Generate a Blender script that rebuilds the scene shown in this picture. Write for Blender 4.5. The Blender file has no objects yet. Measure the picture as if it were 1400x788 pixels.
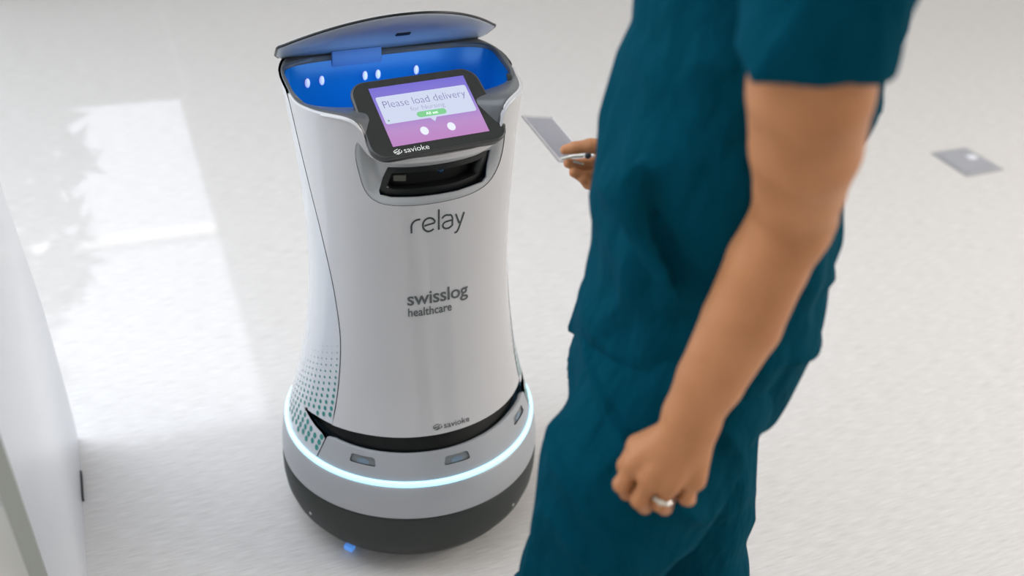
import bpy, bmesh, math, random
import numpy as np
from mathutils import Vector, Matrix, Euler
from mathutils.geometry import delaunay_2d_cdt
random.seed(3)
SC=bpy.context.scene; COL=SC.collection
# ================================================================ camera
CAM_H=1.725
cd=bpy.data.cameras.new('camera'); cam=bpy.data.objects.new('camera',cd); COL.objects.link(cam)
cd.sensor_width=36; cd.lens=1600/1400*36; cd.clip_start=.05; cd.clip_end=100
_p=math.radians(31.6); _r=math.radians(2.75)
cam.matrix_world=Matrix.Translation((0,0,CAM_H))@(Matrix.Rotation(math.pi/2-_p,4,'X')@Matrix.Rotation(_r,4,'Z'))
cd.dof.use_dof=True; cd.dof.focus_distance=1.98; cd.dof.aperture_fstop=2.2
SC.camera=cam
# ================================================================ light
w=bpy.data.worlds.new('daylight'); SC.world=w; w.use_nodes=True
w.node_tree.nodes['Background'].inputs[0].default_value=(.95,.97,1,1)
w.node_tree.nodes['Background'].inputs[1].default_value=.66
def lamp(name,kind,loc,target,power,color,size=None,size_y=None):
    d=bpy.data.lights.new(name,kind); o=bpy.data.objects.new(name,d); COL.objects.link(o)
    o.location=loc; o.rotation_euler=(Vector(target)-Vector(loc)).to_track_quat('-Z','Y').to_euler()
    d.energy=power; d.color=color
    if size: d.shape='RECTANGLE'; d.size=size; d.size_y=size_y or size
    return o
NW=Vector((-.358,.934,0)); UW=Vector((.934,.358,0))       # normal and run of the window wall
sun=lamp('sun','SUN',(0,0,5),tuple(Vector((0,0,5))-NW*1.0-Vector((0,0,.5))),1.5,(.97,.98,1)); sun.data.angle=math.radians(.45)
p=NW*6.2+UW*-2.2; lamp('window_daylight','AREA',(p.x,p.y,1.7),(-.3,1.6,.5),50,(.86,.93,1),5.0,2.2)
lamp('right_fill','AREA',(4.2,2.2,2.4),(0,1.8,.3),65,(1,.95,.88),2.5,1.6)  # added warm fill from the right, no source modelled there
lamp('left_fill','AREA',(-3.4,1.5,2.3),(.1,1.5,.9),38,(.80,.90,1),2.6,2.0)  # added fill standing in for unseen windows on the left
lamp('overhead_fill','AREA',(-1.3,1.8,3.1),(-1.3,1.8,0),31,(.80,.88,1),2.2,2.2)  # added overhead fill that brightens the floor more than upright faces
SC.view_settings.view_transform='Standard'; SC.view_settings.look='None'
SC.view_settings.gamma=1; SC.view_settings.exposure=.40; SC.view_settings.use_curve_mapping=False
# ================================================================ helpers
def mat(name,color,rough=.5,metal=0,emit=None,es=0,coat=0,trans=0,ior=1.45,sss=0,bump=None,spec=None,alpha=1):
    m=bpy.data.materials.new(name); m.use_nodes=True; nt=m.node_tree; b=nt.nodes['Principled BSDF']
    b.inputs['Base Color'].default_value=(*color,1); b.inputs['Roughness'].default_value=rough
    b.inputs['Metallic'].default_value=metal; b.inputs['Coat Weight'].default_value=coat
    b.inputs['Transmission Weight'].default_value=trans; b.inputs['IOR'].default_value=ior
    b.inputs['Alpha'].default_value=alpha
    if spec is not None: b.inputs['Specular IOR Level'].default_value=spec
    if sss: b.inputs['Subsurface Weight'].default_value=sss; b.inputs['Subsurface Radius'].default_value=(.02,.008,.004); b.inputs['Subsurface Scale'].default_value=.6
    if emit: b.inputs['Emission Color'].default_value=(*emit,1); b.inputs['Emission Strength'].default_value=es
    if bump:
        sc,st,stretch=bump
        tc=nt.nodes.new('ShaderNodeTexCoord'); mp=nt.nodes.new('ShaderNodeMapping'); mp.inputs['Scale'].default_value=stretch
        nz=nt.nodes.new('ShaderNodeTexNoise'); nz.inputs['Scale'].default_value=sc; nz.inputs['Detail'].default_value=4
        bp=nt.nodes.new('ShaderNodeBump'); bp.inputs['Strength'].default_value=st; bp.inputs['Distance'].default_value=.01
        nt.links.new(tc.outputs['Object'],mp.inputs[0]); nt.links.new(mp.outputs[0],nz.inputs['Vector'])
        nt.links.new(nz.outputs['Fac'],bp.inputs['Height']); nt.links.new(bp.outputs[0],b.inputs['Normal'])
    return m
def vary(m,c1,c2,scale,stretch=(1,1,1),detail=3):
    nt=m.node_tree; b=nt.nodes['Principled BSDF']
    tc=nt.nodes.new('ShaderNodeTexCoord'); mp=nt.nodes.new('ShaderNodeMapping'); mp.inputs['Scale'].default_value=stretch
    nz=nt.nodes.new('ShaderNodeTexNoise'); nz.inputs['Scale'].default_value=scale; nz.inputs['Detail'].default_value=detail
    cr=nt.nodes.new('ShaderNodeValToRGB'); cr.color_ramp.elements[0].position=.3; cr.color_ramp.elements[1].position=.7
    cr.color_ramp.elements[0].color=(*c1,1); cr.color_ramp.elements[1].color=(*c2,1)
    nt.links.new(tc.outputs['Object'],mp.inputs[0]); nt.links.new(mp.outputs[0],nz.inputs['Vector'])
    nt.links.new(nz.outputs['Fac'],cr.inputs[0]); nt.links.new(cr.outputs[0],b.inputs['Base Color'])
    return m
def tag(o,label=None,cat=None,kind=None,group=None):
    if label: o['label']=label
    if cat: o['category']=cat
    if kind: o['kind']=kind
    if group: o['group']=group
    return o
def link(name,me,m,parent=None,smooth=True):
    o=bpy.data.objects.new(name,me); COL.objects.link(o)
    if m is not None and len(me.materials)==0: me.materials.append(m)
    if parent is not None: o.parent=parent
    if smooth: me.polygons.foreach_set('use_smooth',[True]*len(me.polygons))
    return o
def fromlists(name,v,f,m,parent=None,smooth=True,normals=None):
    me=bpy.data.meshes.new(name); me.from_pydata([tuple(x) for x in v],[],[tuple(int(i) for i in q) for q in f]); me.update()
    o=link(name,me,m,parent,smooth)
    if normals is not None: me.normals_split_custom_set_from_vertices([tuple(n) for n in normals])
    return o
def empty(name,loc,rz=0,label=None,cat=None):
    o=bpy.data.objects.new(name,None); COL.objects.link(o); o.location=loc; o.rotation_euler=(0,0,rz); o.empty_display_size=.1
    return tag(o,label,cat)
def bmobj(name,bm,m,parent=None,smooth=False,bevel=0,seg=2):
    if bevel: bmesh.ops.bevel(bm,geom=[e for e in bm.edges if e.calc_face_angle(0)>.5],offset=bevel,segments=seg,affect='EDGES',profile=.5)
    bmesh.ops.recalc_face_normals(bm,faces=bm.faces)
    me=bpy.data.meshes.new(name); bm.to_mesh(me); bm.free()
    o=link(name,me,m,parent,False)
    if smooth or bevel:
        for pl in me.polygons: pl.use_smooth=True
        try: me.set_sharp_from_angle(angle=math.radians(40))
        except Exception: pass
    return o
def box(bm,c,s,rot=None):
    M=Matrix.Translation(c)@(rot.to_4x4() if rot is not None else Matrix.Identity(4))@Matrix.Diagonal((*s,1))
    return bmesh.ops.create_cube(bm,size=1,matrix=M)['verts']
def lathe(prof,n=128,t0=0,t1=2*math.pi):
    v=[];f=[];full=abs(t1-t0-2*math.pi)<1e-6; m=n if full else n+1
    for i in range(m):
        t=t0+(t1-t0)*i/n
        for r,z in prof: v.append((r*math.sin(t),-r*math.cos(t),z))
    k=len(prof)
    for i in range(n):
        j=(i+1)%m
        for q in range(k-1): f.append((i*k+q,j*k+q,j*k+q+1,i*k+q+1))
    return v,f
def tube(bm,pts,r,n=10,closed=False):
    pts=[Vector(p) for p in pts]; rings=[]; N=len(pts)
    for i,p in enumerate(pts):
        a=pts[i-1] if (i>0 or closed) else p; b=pts[(i+1)%N] if (i<N-1 or closed) else p
        d=(b-a).normalized(); u=d.orthogonal().normalized() if i==0 else (uu-d*uu.dot(d)).normalized(); uu=u; w_=d.cross(u)
        rr=r[i] if isinstance(r,(list,tuple)) else r
        rings.append([bm.verts.new(p+(u*math.cos(2*math.pi*k/n)+w_*math.sin(2*math.pi*k/n))*rr) for k in range(n)])
    for i in range(N if closed else N-1):
        A=rings[i];B=rings[(i+1)%N]
        for k in range(n): bm.faces.new((A[k],A[(k+1)%n],B[(k+1)%n],B[k]))
    if not closed:
        bm.faces.new(rings[0][::-1]); bm.faces.new(rings[-1])
def text_mesh(s,size,offset=0,align='LEFT',space=1.0,shear=0):
    c=bpy.data.curves.new('t','FONT'); c.body=s; c.size=size; c.offset=offset; c.align_x=align; c.space_character=space; c.resolution_u=3; c.shear=shear
    o=bpy.data.objects.new('t',c); COL.objects.link(o)
    dg=bpy.context.evaluated_depsgraph_get(); me=bpy.data.meshes.new_from_object(o.evaluated_get(dg))
    v=[(a.co.x,a.co.y) for a in me.vertices]; f=[tuple(q.vertices) for q in me.polygons]
    bpy.data.objects.remove(o); bpy.data.curves.remove(c); bpy.data.meshes.remove(me)
    return v,f
def rrect(x0,y0,x1,y1,r,n=8):
    out=[]
    for cx,cy,a0 in ((x1-r,y0+r,-90),(x1-r,y1-r,0),(x0+r,y1-r,90),(x0+r,y0+r,180)):
        for i in range(n+1):
            a=math.radians(a0+90*i/n); out.append((cx+r*math.cos(a),cy+r*math.sin(a)))
    return out
def inpoly(P,poly):
    P=np.asarray(P,float); x,y=P[:,0],P[:,1]; ins=np.zeros(len(P),bool); q=np.array(poly)
    for (x0,y0),(x1,y1) in zip(q,np.roll(q,-1,0)):
        c=((y0>y)!=(y1>y)); xi=(x1-x0)*(y-y0)/(y1-y0+1e-18)+x0
        ins^=c&(x<xi)
    return ins
def densify(poly,step):
    out=[]
    for (x0,y0),(x1,y1) in zip(poly,poly[1:]+poly[:1]):
        n=max(1,int(math.hypot(x1-x0,y1-y0)/step)); out+=[(x0+(x1-x0)*i/n,y0+(y1-y0)*i/n) for i in range(n)]
    return out
def smoothpoly(pts,n=4,closed=False):
    """Catmull-Rom through the points"""
    out=[];N=len(pts)
    for i in range(N if closed else N-1):
        g=lambda k: pts[k%N] if closed else pts[min(max(k,0),N-1)]
        a,b,c,d=g(i-1),g(i),g(i+1),g(i+2)
        for k in range(n):
            t=k/n; out.append(tuple(.5*((2*b[j])+(-a[j]+c[j])*t+(2*a[j]-5*b[j]+4*c[j]-d[j])*t*t+(-a[j]+3*b[j]-3*c[j]+d[j])*t**3) for j in (0,1)))
    if not closed: out.append(pts[-1])
    return out
def segdist(P,poly):
    P=np.asarray(P,float); q=np.array(poly,float); best=np.full(len(P),9.)
    for a,b in zip(q,np.roll(q,-1,0)):
        d=b-a; t=np.clip(((P-a)@d)/(d@d+1e-18),0,1); best=np.minimum(best,np.hypot(*(P-a-t[:,None]*d).T))
    return best
def patch(name,outer,holes,step,fn,m,parent,rim=.006,rimholes=True,depth=None):
    """curved panel: 2D outline (arc metres, height) triangulated and laid on surface fn(s,z)->(point,normal)"""
    outer=densify(outer,step); holes=[densify(h,step) for h in holes]
    o=np.array(outer); lo=o.min(0); hi=o.max(0)
    gx,gy=np.meshgrid(np.arange(lo[0]+step/2,hi[0],step),np.arange(lo[1]+step/2,hi[1],step)); G=np.stack([gx.ravel(),gy.ravel()],1)
    k=inpoly(G,outer)&(segdist(G,outer)>step*.45)
    for h in holes: k&=~inpoly(G,h)&(segdist(G,h)>step*.45)
    G=G[k]; pts=[]; edges=[]
    for loop in [outer]+holes:
        b=len(pts); pts+=loop; edges+=[(b+i,b+(i+1)%len(loop)) for i in range(len(loop))]
    pts+=[tuple(g) for g in G]
    r=delaunay_2d_cdt([Vector(p) for p in pts],edges,[],0,1e-7)
    vv=np.array([tuple(p) for p in r[0]]); T=[t for t in r[2]]
    cen=np.array([vv[list(t)].mean(0) for t in T]); keep=inpoly(cen,outer)
    for h in holes: keep&=~inpoly(cen,h)
    T=[t for t,q in zip(T,keep) if q]
    P=[];Nn=[]
    dd=depth(vv) if depth else np.zeros(len(vv))
    for i,(s,z) in enumerate(vv):
        p,n=fn(s,z); P.append(p-n*dd[i]); Nn.append(n)
    if depth:
        e=1e-3; dx=(depth(vv+[e,0])-depth(vv-[e,0]))/(2*e); dz=(depth(vv+[0,e])-depth(vv-[0,e]))/(2*e)
        for i,(s,z) in enumerate(vv):
            p,n=fn(s,z); a=fn(s+e,z)[0]-fn(s-e,z)[0]; b=fn(s,z+e)[0]-fn(s,z-e)[0]
            a=a/(np.linalg.norm(a)+1e-9);b=b/(np.linalg.norm(b)+1e-9)
            v=n+a*dx[i]+b*dz[i]; Nn[i]=v/np.linalg.norm(v)
    F=[]
    for t in T:
        a,b,c=[P[i] for i in t]; n=np.cross(b-a,c-a)
        F.append(t if n@Nn[t[0]]>0 else t[::-1])
    if rim:
        for loop in [outer]+(holes if rimholes else []):
            b=len(P); L=len(loop)
            ps=[fn(*q) for q in loop]; dl=depth(np.array(loop)) if depth else np.zeros(L)
            ar=sum(x0*y1-x1*y0 for (x0,y0),(x1,y1) in zip(loop,loop[1:]+loop[:1]))
            for i,(p,n) in enumerate(ps):
                t=ps[(i+1)%L][0]-ps[i-1][0]; sd=np.cross(t,n); sd/=np.linalg.norm(sd)+1e-9
                if (ar<0)^(loop is not outer): sd=-sd
                P+= [p-n*dl[i],p-n*(dl[i]+rim)]
                sn=sd*.8+n*.6; Nn+=[sn/np.linalg.norm(sn),sd]
            for i in range(L):
                j=(i+1)%L; F.append((b+2*i,b+2*i+1,b+2*j+1,b+2*j))
    return fromlists(name,P,F,m,parent,True,Nn)
# ================================================================ materials
M_floor=mat('woven_vinyl',(.66,.64,.62),.5,spec=.22,bump=(60,.22,(.4,7,1)))
vary(M_floor,(.62,.59,.565),(.80,.77,.745),55,(.35,6,1),6)
for _q in [q for q in M_floor.node_tree.nodes if q.type=='MAPPING']:
    _tc=_q.inputs[0].links[0].from_socket; _rm=M_floor.node_tree.nodes.new('ShaderNodeMapping'); _rm.inputs['Rotation'].default_value=(0,0,math.radians(-24))
    M_floor.node_tree.links.new(_tc,_rm.inputs[0]); M_floor.node_tree.links.new(_rm.outputs[0],_q.inputs[0])
M_wall=mat('white_paint',(.8,.8,.79),.7)
M_sunfilter=bpy.data.materials.new('sun_filter_sheer'); M_sunfilter.use_nodes=True  # for the added sheets that dim the sun
_n=M_sunfilter.node_tree; _n.nodes.clear(); _o=_n.nodes.new('ShaderNodeOutputMaterial'); _m=_n.nodes.new('ShaderNodeMixShader'); _m.inputs[0].default_value=.27
_t=_n.nodes.new('ShaderNodeBsdfTransparent'); _t.inputs[0].default_value=(.9,.93,1,1); _d=_n.nodes.new('ShaderNodeBsdfDiffuse'); _d.inputs[0].default_value=(.85,.87,.9,1)
_n.links.new(_t.outputs[0],_m.inputs[1]); _n.links.new(_d.outputs[0],_m.inputs[2]); _n.links.new(_m.outputs[0],_o.inputs[0])
M_frame=mat('window_frame_paint',(.75,.76,.78),.4)
M_laminate=mat('white_laminate',(.78,.79,.83),.22)
M_edge=mat('grey_green_edge_shade',(.40,.41,.37),.45)  # shade on the panel's camera-facing edge is put into this colour
M_cream=mat('cream_laminate',(.80,.78,.72),.4)
M_dark=mat('dark_plastic',(.01,.012,.015),.4)
M_steel=mat('brushed_steel',(.50,.50,.51),.38,.7)
M_steel2=mat('pale_steel',(.46,.46,.49),.45,.4)
M_leaf=mat('leaf',(.06,.16,.04),.5); M_bark=mat('bark',(.16,.11,.07),.8); M_pot=mat('white_pot',(.7,.7,.68),.5)
# ================================================================ setting
def quadbox(name,corners,top,m,kind='structure'):
    pass
bm=bmesh.new(); box(bm,(0,3,-.05),(16,14,.1)); tag(bmobj('floor',bm,M_floor),kind='structure')
WD=6.6
RW=Matrix.Rotation(math.atan2(UW.y,UW.x),3,'Z')
def wall_box(bm,u0,u1,z0,z1,t=.16,off=0):
    c=NW*(WD+off)+UW*((u0+u1)/2); box(bm,(c.x,c.y,(z0+z1)/2),(u1-u0,t,z1-z0),RW)
T=.5; z_sill=(WD-4.29)*T; z_gap=(WD-3.188)*T; z_top=(WD-2.145)*T; ur=.29
bm=bmesh.new(); wall_box(bm,-4.2,ur,0,z_sill); wall_box(bm,-4.2,ur,z_top,3.2); wall_box(bm,ur,6.5,0,3.2); wall_box(bm,-6.5,-4.2,0,3.2)
tag(bmobj('wall_back',bm,M_wall),kind='structure')
win=empty('window_1',tuple(NW*WD+UW*-1.95)); tag(win,kind='structure')
def wpart(name,boxes,m,off=0,t=.05):
    bm=bmesh.new()
    for b in boxes: wall_box(bm,*b,t=t,off=off)
    o=bmobj(name,bm,m); o.parent=win; o.matrix_parent_inverse=win.matrix_world.inverted() if False else Matrix.Translation(-Vector(win.location)); return o
wpart('window_frame',[(-4.2,-4.14,z_sill,z_top),(ur-.03,ur,z_sill,z_top),(-4.2,ur,z_sill,z_sill+.02),(-4.2,ur,z_top-.02,z_top)],M_frame)
wpart('added_sun_filter',[(-4.14,ur-.03,z_gap+.022,z_top-.02)],M_sunfilter,t=.004)  # unseen sheets and rail added to dim the sun around a bright slit
wpart('added_sun_filter',[(-4.14,ur-.03,z_sill+.03,z_gap-.014)],M_sunfilter,t=.004)
wpart('added_filter_rail',[(-4.14,ur-.03,z_gap+.018,z_gap+.024)],M_frame,t=.02)
# ---------------------------------------------------------------- potted plant whose shadow falls on the floor
pc=NW*5.75+UW*-.50; tree=empty('potted_plant',(pc.x,pc.y,0),0,'tall leafy plant in a white pot standing by the window','plant')
v,f=lathe([(0,.0),(.16,0),(.2,.36),(.205,.38),(.18,.38),(.175,.34),(0,.34)],32); fromlists('pot',v,f,M_pot,tree)
bm=bmesh.new(); tube(bm,[(0,0,.33),(.02,0,.8),(-.02,.01,1.2),(0,0,1.45)],[.02,.016,.012,.006],8); bmobj('stem',bm,M_bark,tree,True)
lv=[];lf=[]
for i in range(800):
    z=.74+random.random()*.78; a=random.random()*6.283; r=random.random()**.6*(.46-.3*abs(z-1.15))
    c=Vector((r*math.cos(a),r*math.sin(a),z)); R_=Euler((random.uniform(-1,1),random.uniform(-1,1),a)).to_matrix(); b=len(lv)
    for q in ((-.09,0,0),(0,-.035,.01),(.10,0,-.01),(0,.035,.01)): lv.append(tuple(c+R_@Vector(q)))
    lf+= [(b,b+1,b+2),(b,b+2,b+3)]
o=fromlists('foliage',lv,lf,M_leaf,tree,False); tag(o,kind='stuff')
# ---------------------------------------------------------------- reception desk: slanted white end panel at the left
P0=Vector((-.968,2.061,0)); ML=Vector((.358,-.934,0)); NL=Vector((-.934,-.358,0))   # run towards camera, and to the left
desk=empty('reception_desk',(-1.4,1.5,0),0,'white reception desk with slanted end panel and shaded grey edge at left','desk')
dinv=Matrix.Translation(-Vector(desk.location))
def desk_obj(name,prof,n0,n1,m,bev=.002):
    bm=bmesh.new()
    A=[bm.verts.new(P0+ML*a+NL*n0+Vector((0,0,z))) for a,z in prof]; B=[bm.verts.new(P0+ML*a+NL*n1+Vector((0,0,z))) for a,z in prof]
    k=len(prof); bm.faces.new(A); bm.faces.new(B[::-1])
    for i in range(k): bm.faces.new((A[i],B[i],B[(i+1)%k],A[(i+1)%k]))
    o=bmobj(name,bm,m,desk,True,bev); o.matrix_parent_inverse=dinv; return o
desk_obj('side_panel',[(0,0.0),(.79,0.0),(.985,.527),(1.105,.862),(1.14,.95),(.56,.95),(.532,.905),(.34,.65),(.223,.484),(.06,.16),(.012,.05)],0,.020,M_laminate)
desk_obj('edge_strip',[(.79,0.012),(.985,.527),(1.105,.862),(1.14,.95),(1.141,.95),(1.106,.862),(.9875,.527),(.7925,0.012)],-.0005,.022,M_edge,0)
desk_obj('foot',[(.13,0),(.22,0),(.22,.012),(.13,.012)],-.004,.0,M_dark,.001)
desk_obj('counter_top',[(.50,.95),(1.2,.95),(1.2,.98),(.50,.98)],.0,.7,M_laminate)
desk_obj('side_panel',[(0,0.0),(.79,0.0),(.985,.527),(1.105,.862),(1.14,.95),(.56,.95),(.532,.905),(.34,.65),(.223,.484),(.06,.16),(.012,.05)],.66,.68,M_laminate)
ped=empty('drawer_pedestal',tuple(P0+ML*.75+NL*.4),0,'small cream drawer pedestal beneath the white desk at left edge','cabinet')
pinv=Matrix.Translation(-Vector(ped.location))
def ped_box(name,a0,a1,n0,n1,z0,z1,m,bev=.004):
    bm=bmesh.new(); c=P0+ML*((a0+a1)/2)+NL*((n0+n1)/2); box(bm,(c.x,c.y,(z0+z1)/2),(n1-n0,a1-a0,z1-z0),Matrix.Rotation(math.atan2(UW.y,UW.x),3,'Z'))
    o=bmobj(name,bm,m,ped,True,bev); o.matrix_parent_inverse=pinv; return o
ped_box('body',.42,.90,.026,.44,0.0,.607,M_cream,.006)
for k in range(3): ped_box('drawer',.90,.916,.028,.438,.015+k*.198,.208+k*.198,M_cream)
# ---------------------------------------------------------------- floor outlet box
fa=[Vector(q) for q in ((1.476,3.860,0),(1.618,3.920,0),(1.698,3.747,0),(1.549,3.679,0))]
fo=empty('floor_outlet_box',tuple((fa[0]+fa[2])/2),0,'grey metal outlet cover set flush in the floor at right','outlet cover')
finv=Matrix.Translation(-Vector(fo.location))
def bil(u,v): return fa[0]*(1-u)*(1-v)+fa[1]*u*(1-v)+fa[2]*u*v+fa[3]*(1-u)*v
def fslab(name,u0,u1,v0,v1,z0,z1,m):
    bm=bmesh.new(); q=[bil(u0,v0),bil(u1,v0),bil(u1,v1),bil(u0,v1)]
    A=[bm.verts.new(p+Vector((0,0,z0))) for p in q]; B=[bm.verts.new(p+Vector((0,0,z1))) for p in q]
    bm.faces.new(A[::-1]); bm.faces.new(B)
    for i in range(4): bm.faces.new((A[i],A[(i+1)%4],B[(i+1)%4],B[i]))
    o=bmobj(name,bm,m,fo,True,.0008); o.matrix_parent_inverse=finv
fslab('frame',0,1,0,1,0,.004,M_steel)
fslab('lid',.07,.93,.10,.80,.004,.0065,M_steel2)
fslab('cable_flap',.12,.88,.84,.93,.004,.006,M_steel2)
fslab('latch',.62,.84,.34,.50,.0065,.0085,mat('latch_white',(.85,.85,.9),.3))

bm=bmesh.new(); box(bm,(0,-1.6,1.6),(16,.16,3.2)); tag(bmobj('wall_front',bm,M_wall),kind='structure')

bm=bmesh.new(); box(bm,(0,2.6,3.27),(14,8.4,.12)); tag(bmobj('ceiling',bm,M_wall),kind='structure')
# ================================================================ delivery robot
M_shell=mat('white_gloss_plastic',(.56,.55,.555),.25,coat=.5)
M_side=mat('cool_white_gloss_plastic',(.56,.58,.61),.22,coat=.5)
M_silver=mat('silver_satin_plastic',(.42,.43,.45),.38,.25)
M_chin=mat('silver_recess_paint',(.44,.45,.46),.34,.2)
M_bump=mat('dark_olive_rubber',(.025,.030,.027),.55)
M_deck=mat('dark_grey_satin',(.10,.105,.108),.33,coat=.2)
M_black=mat('black_plastic',(.006,.007,.007),.35)
M_gap=mat('black_gap',(.003,.003,.003),.6)
M_glass=mat('black_gloss_glass',(.008,.010,.010),.06,coat=.3)
M_blue=mat('blue_liner',(.003,.15,.46),.2)
M_lid=mat('lid_underside_grey',(.40,.44,.49),.4)
M_lidtop=mat('lid_top_white',(.66,.68,.70),.25,coat=.4)
M_hinge=mat('blue_grey_bracket',(.10,.22,.48),.4)
M_ink=mat('dark_ink',(.045,.055,.055),.5); M_ink2=mat('grey_ink',(.10,.11,.11),.5)
M_teal=mat('teal_ink',(.03,.24,.22),.4)
M_ring=mat('light_ring',(.6,.85,1),.4,emit=(.30,.72,1),es=1.0)
M_lens=mat('sonar_grey',(.20,.215,.225),.35); M_lens2=mat('sonar_blue',(.20,.27,.34),.2)
RB=empty('delivery_robot',(-.201,1.945,0),math.radians(24.5),'white waist-high delivery robot with open lid, touch screen and glowing blue ring','robot')
ZP=[0,.12,.155,.18,.24,.3,.4,.51,.616,.72,.82,.9,.95,1.0]
AP=[.25,.264,.264,.262,.251,.232,.207,.191,.186,.188,.196,.205,.212,.22]
# smooth the half-width profile
_zz=np.linspace(.1,1.0,181); _aa=np.interp(_zz,ZP,AP)
for _ in range(60): _aa[1:-1]=(_aa[:-2]+2*_aa[1:-1]+_aa[2:])/4
_yc=np.interp(_zz,[.5,.75,.95],[0,.012,.034])
for _ in range(60): _yc[1:-1]=(_yc[:-2]+2*_yc[1:-1]+_yc[2:])/4
def surfp(t,z,off=0):
    a=np.interp(z,_zz,_aa); k=min(max((z-.25)/.5,0),1); b=a*(1-.06*k); n=2+.4*k
    r=(abs(math.sin(t)/a)**n+abs(math.cos(t)/b)**n)**(-1/n)+off
    return np.array([r*math.sin(t),-r*math.cos(t)+np.interp(z,_zz,_yc),z])
def sfn(off=0,tc=0):
    def fn(s,z):
        t=s/.2; p=surfp(t,z); e=1e-3
        n=np.cross(surfp(t+e,z)-surfp(t-e,z),surfp(t,z+e)-surfp(t,z-e)); n/=np.linalg.norm(n)
        return p+n*off,n
    return fn
D2=math.radians
def S(deg): return D2(deg)*.2
RIM=[(0,.877),(15,.878),(26,.880),(31,.884),(34,.892),(36,.91),(37.5,.928),(40.5,.940),(45,.945),(52,.945),(66,.940),(78,.937),(86,.942),(96,.950),(115,.955),(150,.957),(180,.958)]
rim_s=smoothpoly(RIM,3)
rimL=[(-a,z) for a,z in rim_s][::-1]            # -180..0
rimfull=rimL[:-1]+rim_s                          # -180..180
SEAM=[(65,.238),(61.6,.285),(58.8,.33),(58,.398),(58.2,.476),(60,.535),(64.4,.612),(71.4,.698),(79,.782),(84.5,.86),(86.5,.942)]
seam=smoothpoly(SEAM,4)
def seam_r(z): u=min(max((z-.34)/.12,0),1); return seam_t(z)+8*u*u*(3-2*u)*(1-.75*min(max((z-.8)/.12,0),1))
def seam_t(z): return float(np.interp(z,[q[1] for q in seam],[q[0] for q in seam]))
step=.011; g=.25                                # g: half gap at the seam in degrees
# front panel
zt=.321
outl=[(S(a),z) for a,z in smoothpoly([(-seam_t(.32)+g,.319),(-40,.324),(-18,.3255),(0,.326),(18,.327),(40,.328),(seam_t(.32)-g,.329)],5)]
right=[(S(seam_r(z)-g),z) for a,z in seam if z>.335 and z<.93]
top=[(S(a),z) for a,z in rimfull if abs(a)<86.2][::-1]
left=[(S(-a+g),z) for a,z in seam if z>.335 and z<.93][::-1]
CH=smoothpoly([(-39.6,.905),(-41.3,.880),(-40.7,.85),(-38.4,.815),(-32.5,.795),(-20,.788),(0,.787),(18,.791),(30,.802),(37,.825),(40.0,.855),(40.0,.890),(38.3,.905),(35.6,.885),(31,.873),(26,.869),(15,.8668),(0,.866),(-15,.8668),(-26,.869),(-31,.873),(-35.6,.885)],3,True)
chin_o=[(S(a),z) for a,z in CH]
patch('front_panel',outl+right+top+left,[chin_o],step,sfn(0),M_shell,RB,.007)
# light lip along the screen edge
lip=[]
lipc=[q for q in rimfull if abs(q[0])<60]
bm=bmesh.new(); tube(bm,[tuple(sfn(.0006)(S(a),z-.0015)[0]) for a,z in lipc],.0020,8); bmobj('edge_lip',bm,M_shell,RB,True)
# chin recess
chin_low=np.array([(S(a),z) for a,z in CH[:40]])
def cdep(P):
    P=np.asarray(P,float); d=np.full(len(P),9.)
    for a,b in zip(chin_low[:-1],chin_low[1:]):
        e=b-a; t=np.clip(((P-a)@e)/(e@e),0,1); d=np.minimum(d,np.hypot(*(P-a-t[:,None]*e).T))
    h=np.clip(d/.034,0,1); return .0012+.017*h*h*(3-2*h)
WIN=[(-26.5,.853),(-15,.8515),(0,.8505),(15,.8515),(26,.853),(34.5,.857),(33.5,.842),(30,.812),(27,.805),(12,.7995),(0,.7985),(-12,.799),(-26,.8015),(-31.5,.806),(-32,.812),(-29.5,.835)]
def shrink(poly,kx,kz,c=None):
    q=np.array(poly); c=q.mean(0) if c is None else c; return [tuple(c+(p-c)*[kx,kz]) for p in q]
winp=[(S(a),z) for a,z in WIN]
INN=[(-24.5,.843),(0,.8405),(24,.843),(29.5,.846),(26,.817),(12,.8115),(0,.8105),(-12,.811),(-24,.8125),(-28,.816)]
innp=[(S(a),z) for a,z in INN]
patch('sensor_recess',chin_o,[winp],.006,sfn(0),M_chin,RB,.004,depth=cdep)
patch('sensor_window',winp,[innp],.006,sfn(-.0165),M_black,RB,.02)
sw=patch('sensor_cavity',shrink(innp,1.1,1.25),[],.008,sfn(-.040),M_gap,RB,0)
c3,n3=sfn(-.033)(S(-20),.828)
bm=bmesh.new(); box(bm,Vector(c3),(.022,.014,.012),Matrix.Rotation(D2(-20),3,'Z')); bmobj('depth_camera',bm,mat('camera_brown',(.10,.10,.08),.4),RB,True,.002)
c3,n3=sfn(-.030)(S(4),.836)
bm=bmesh.new(); bmesh.ops.create_uvsphere(bm,u_segments=16,v_segments=10,radius=.007,matrix=Matrix.Translation(c3)); bmobj('camera_lens',bm,mat('lens_blue',(.01,.05,.12),.1),RB,True)
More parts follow.
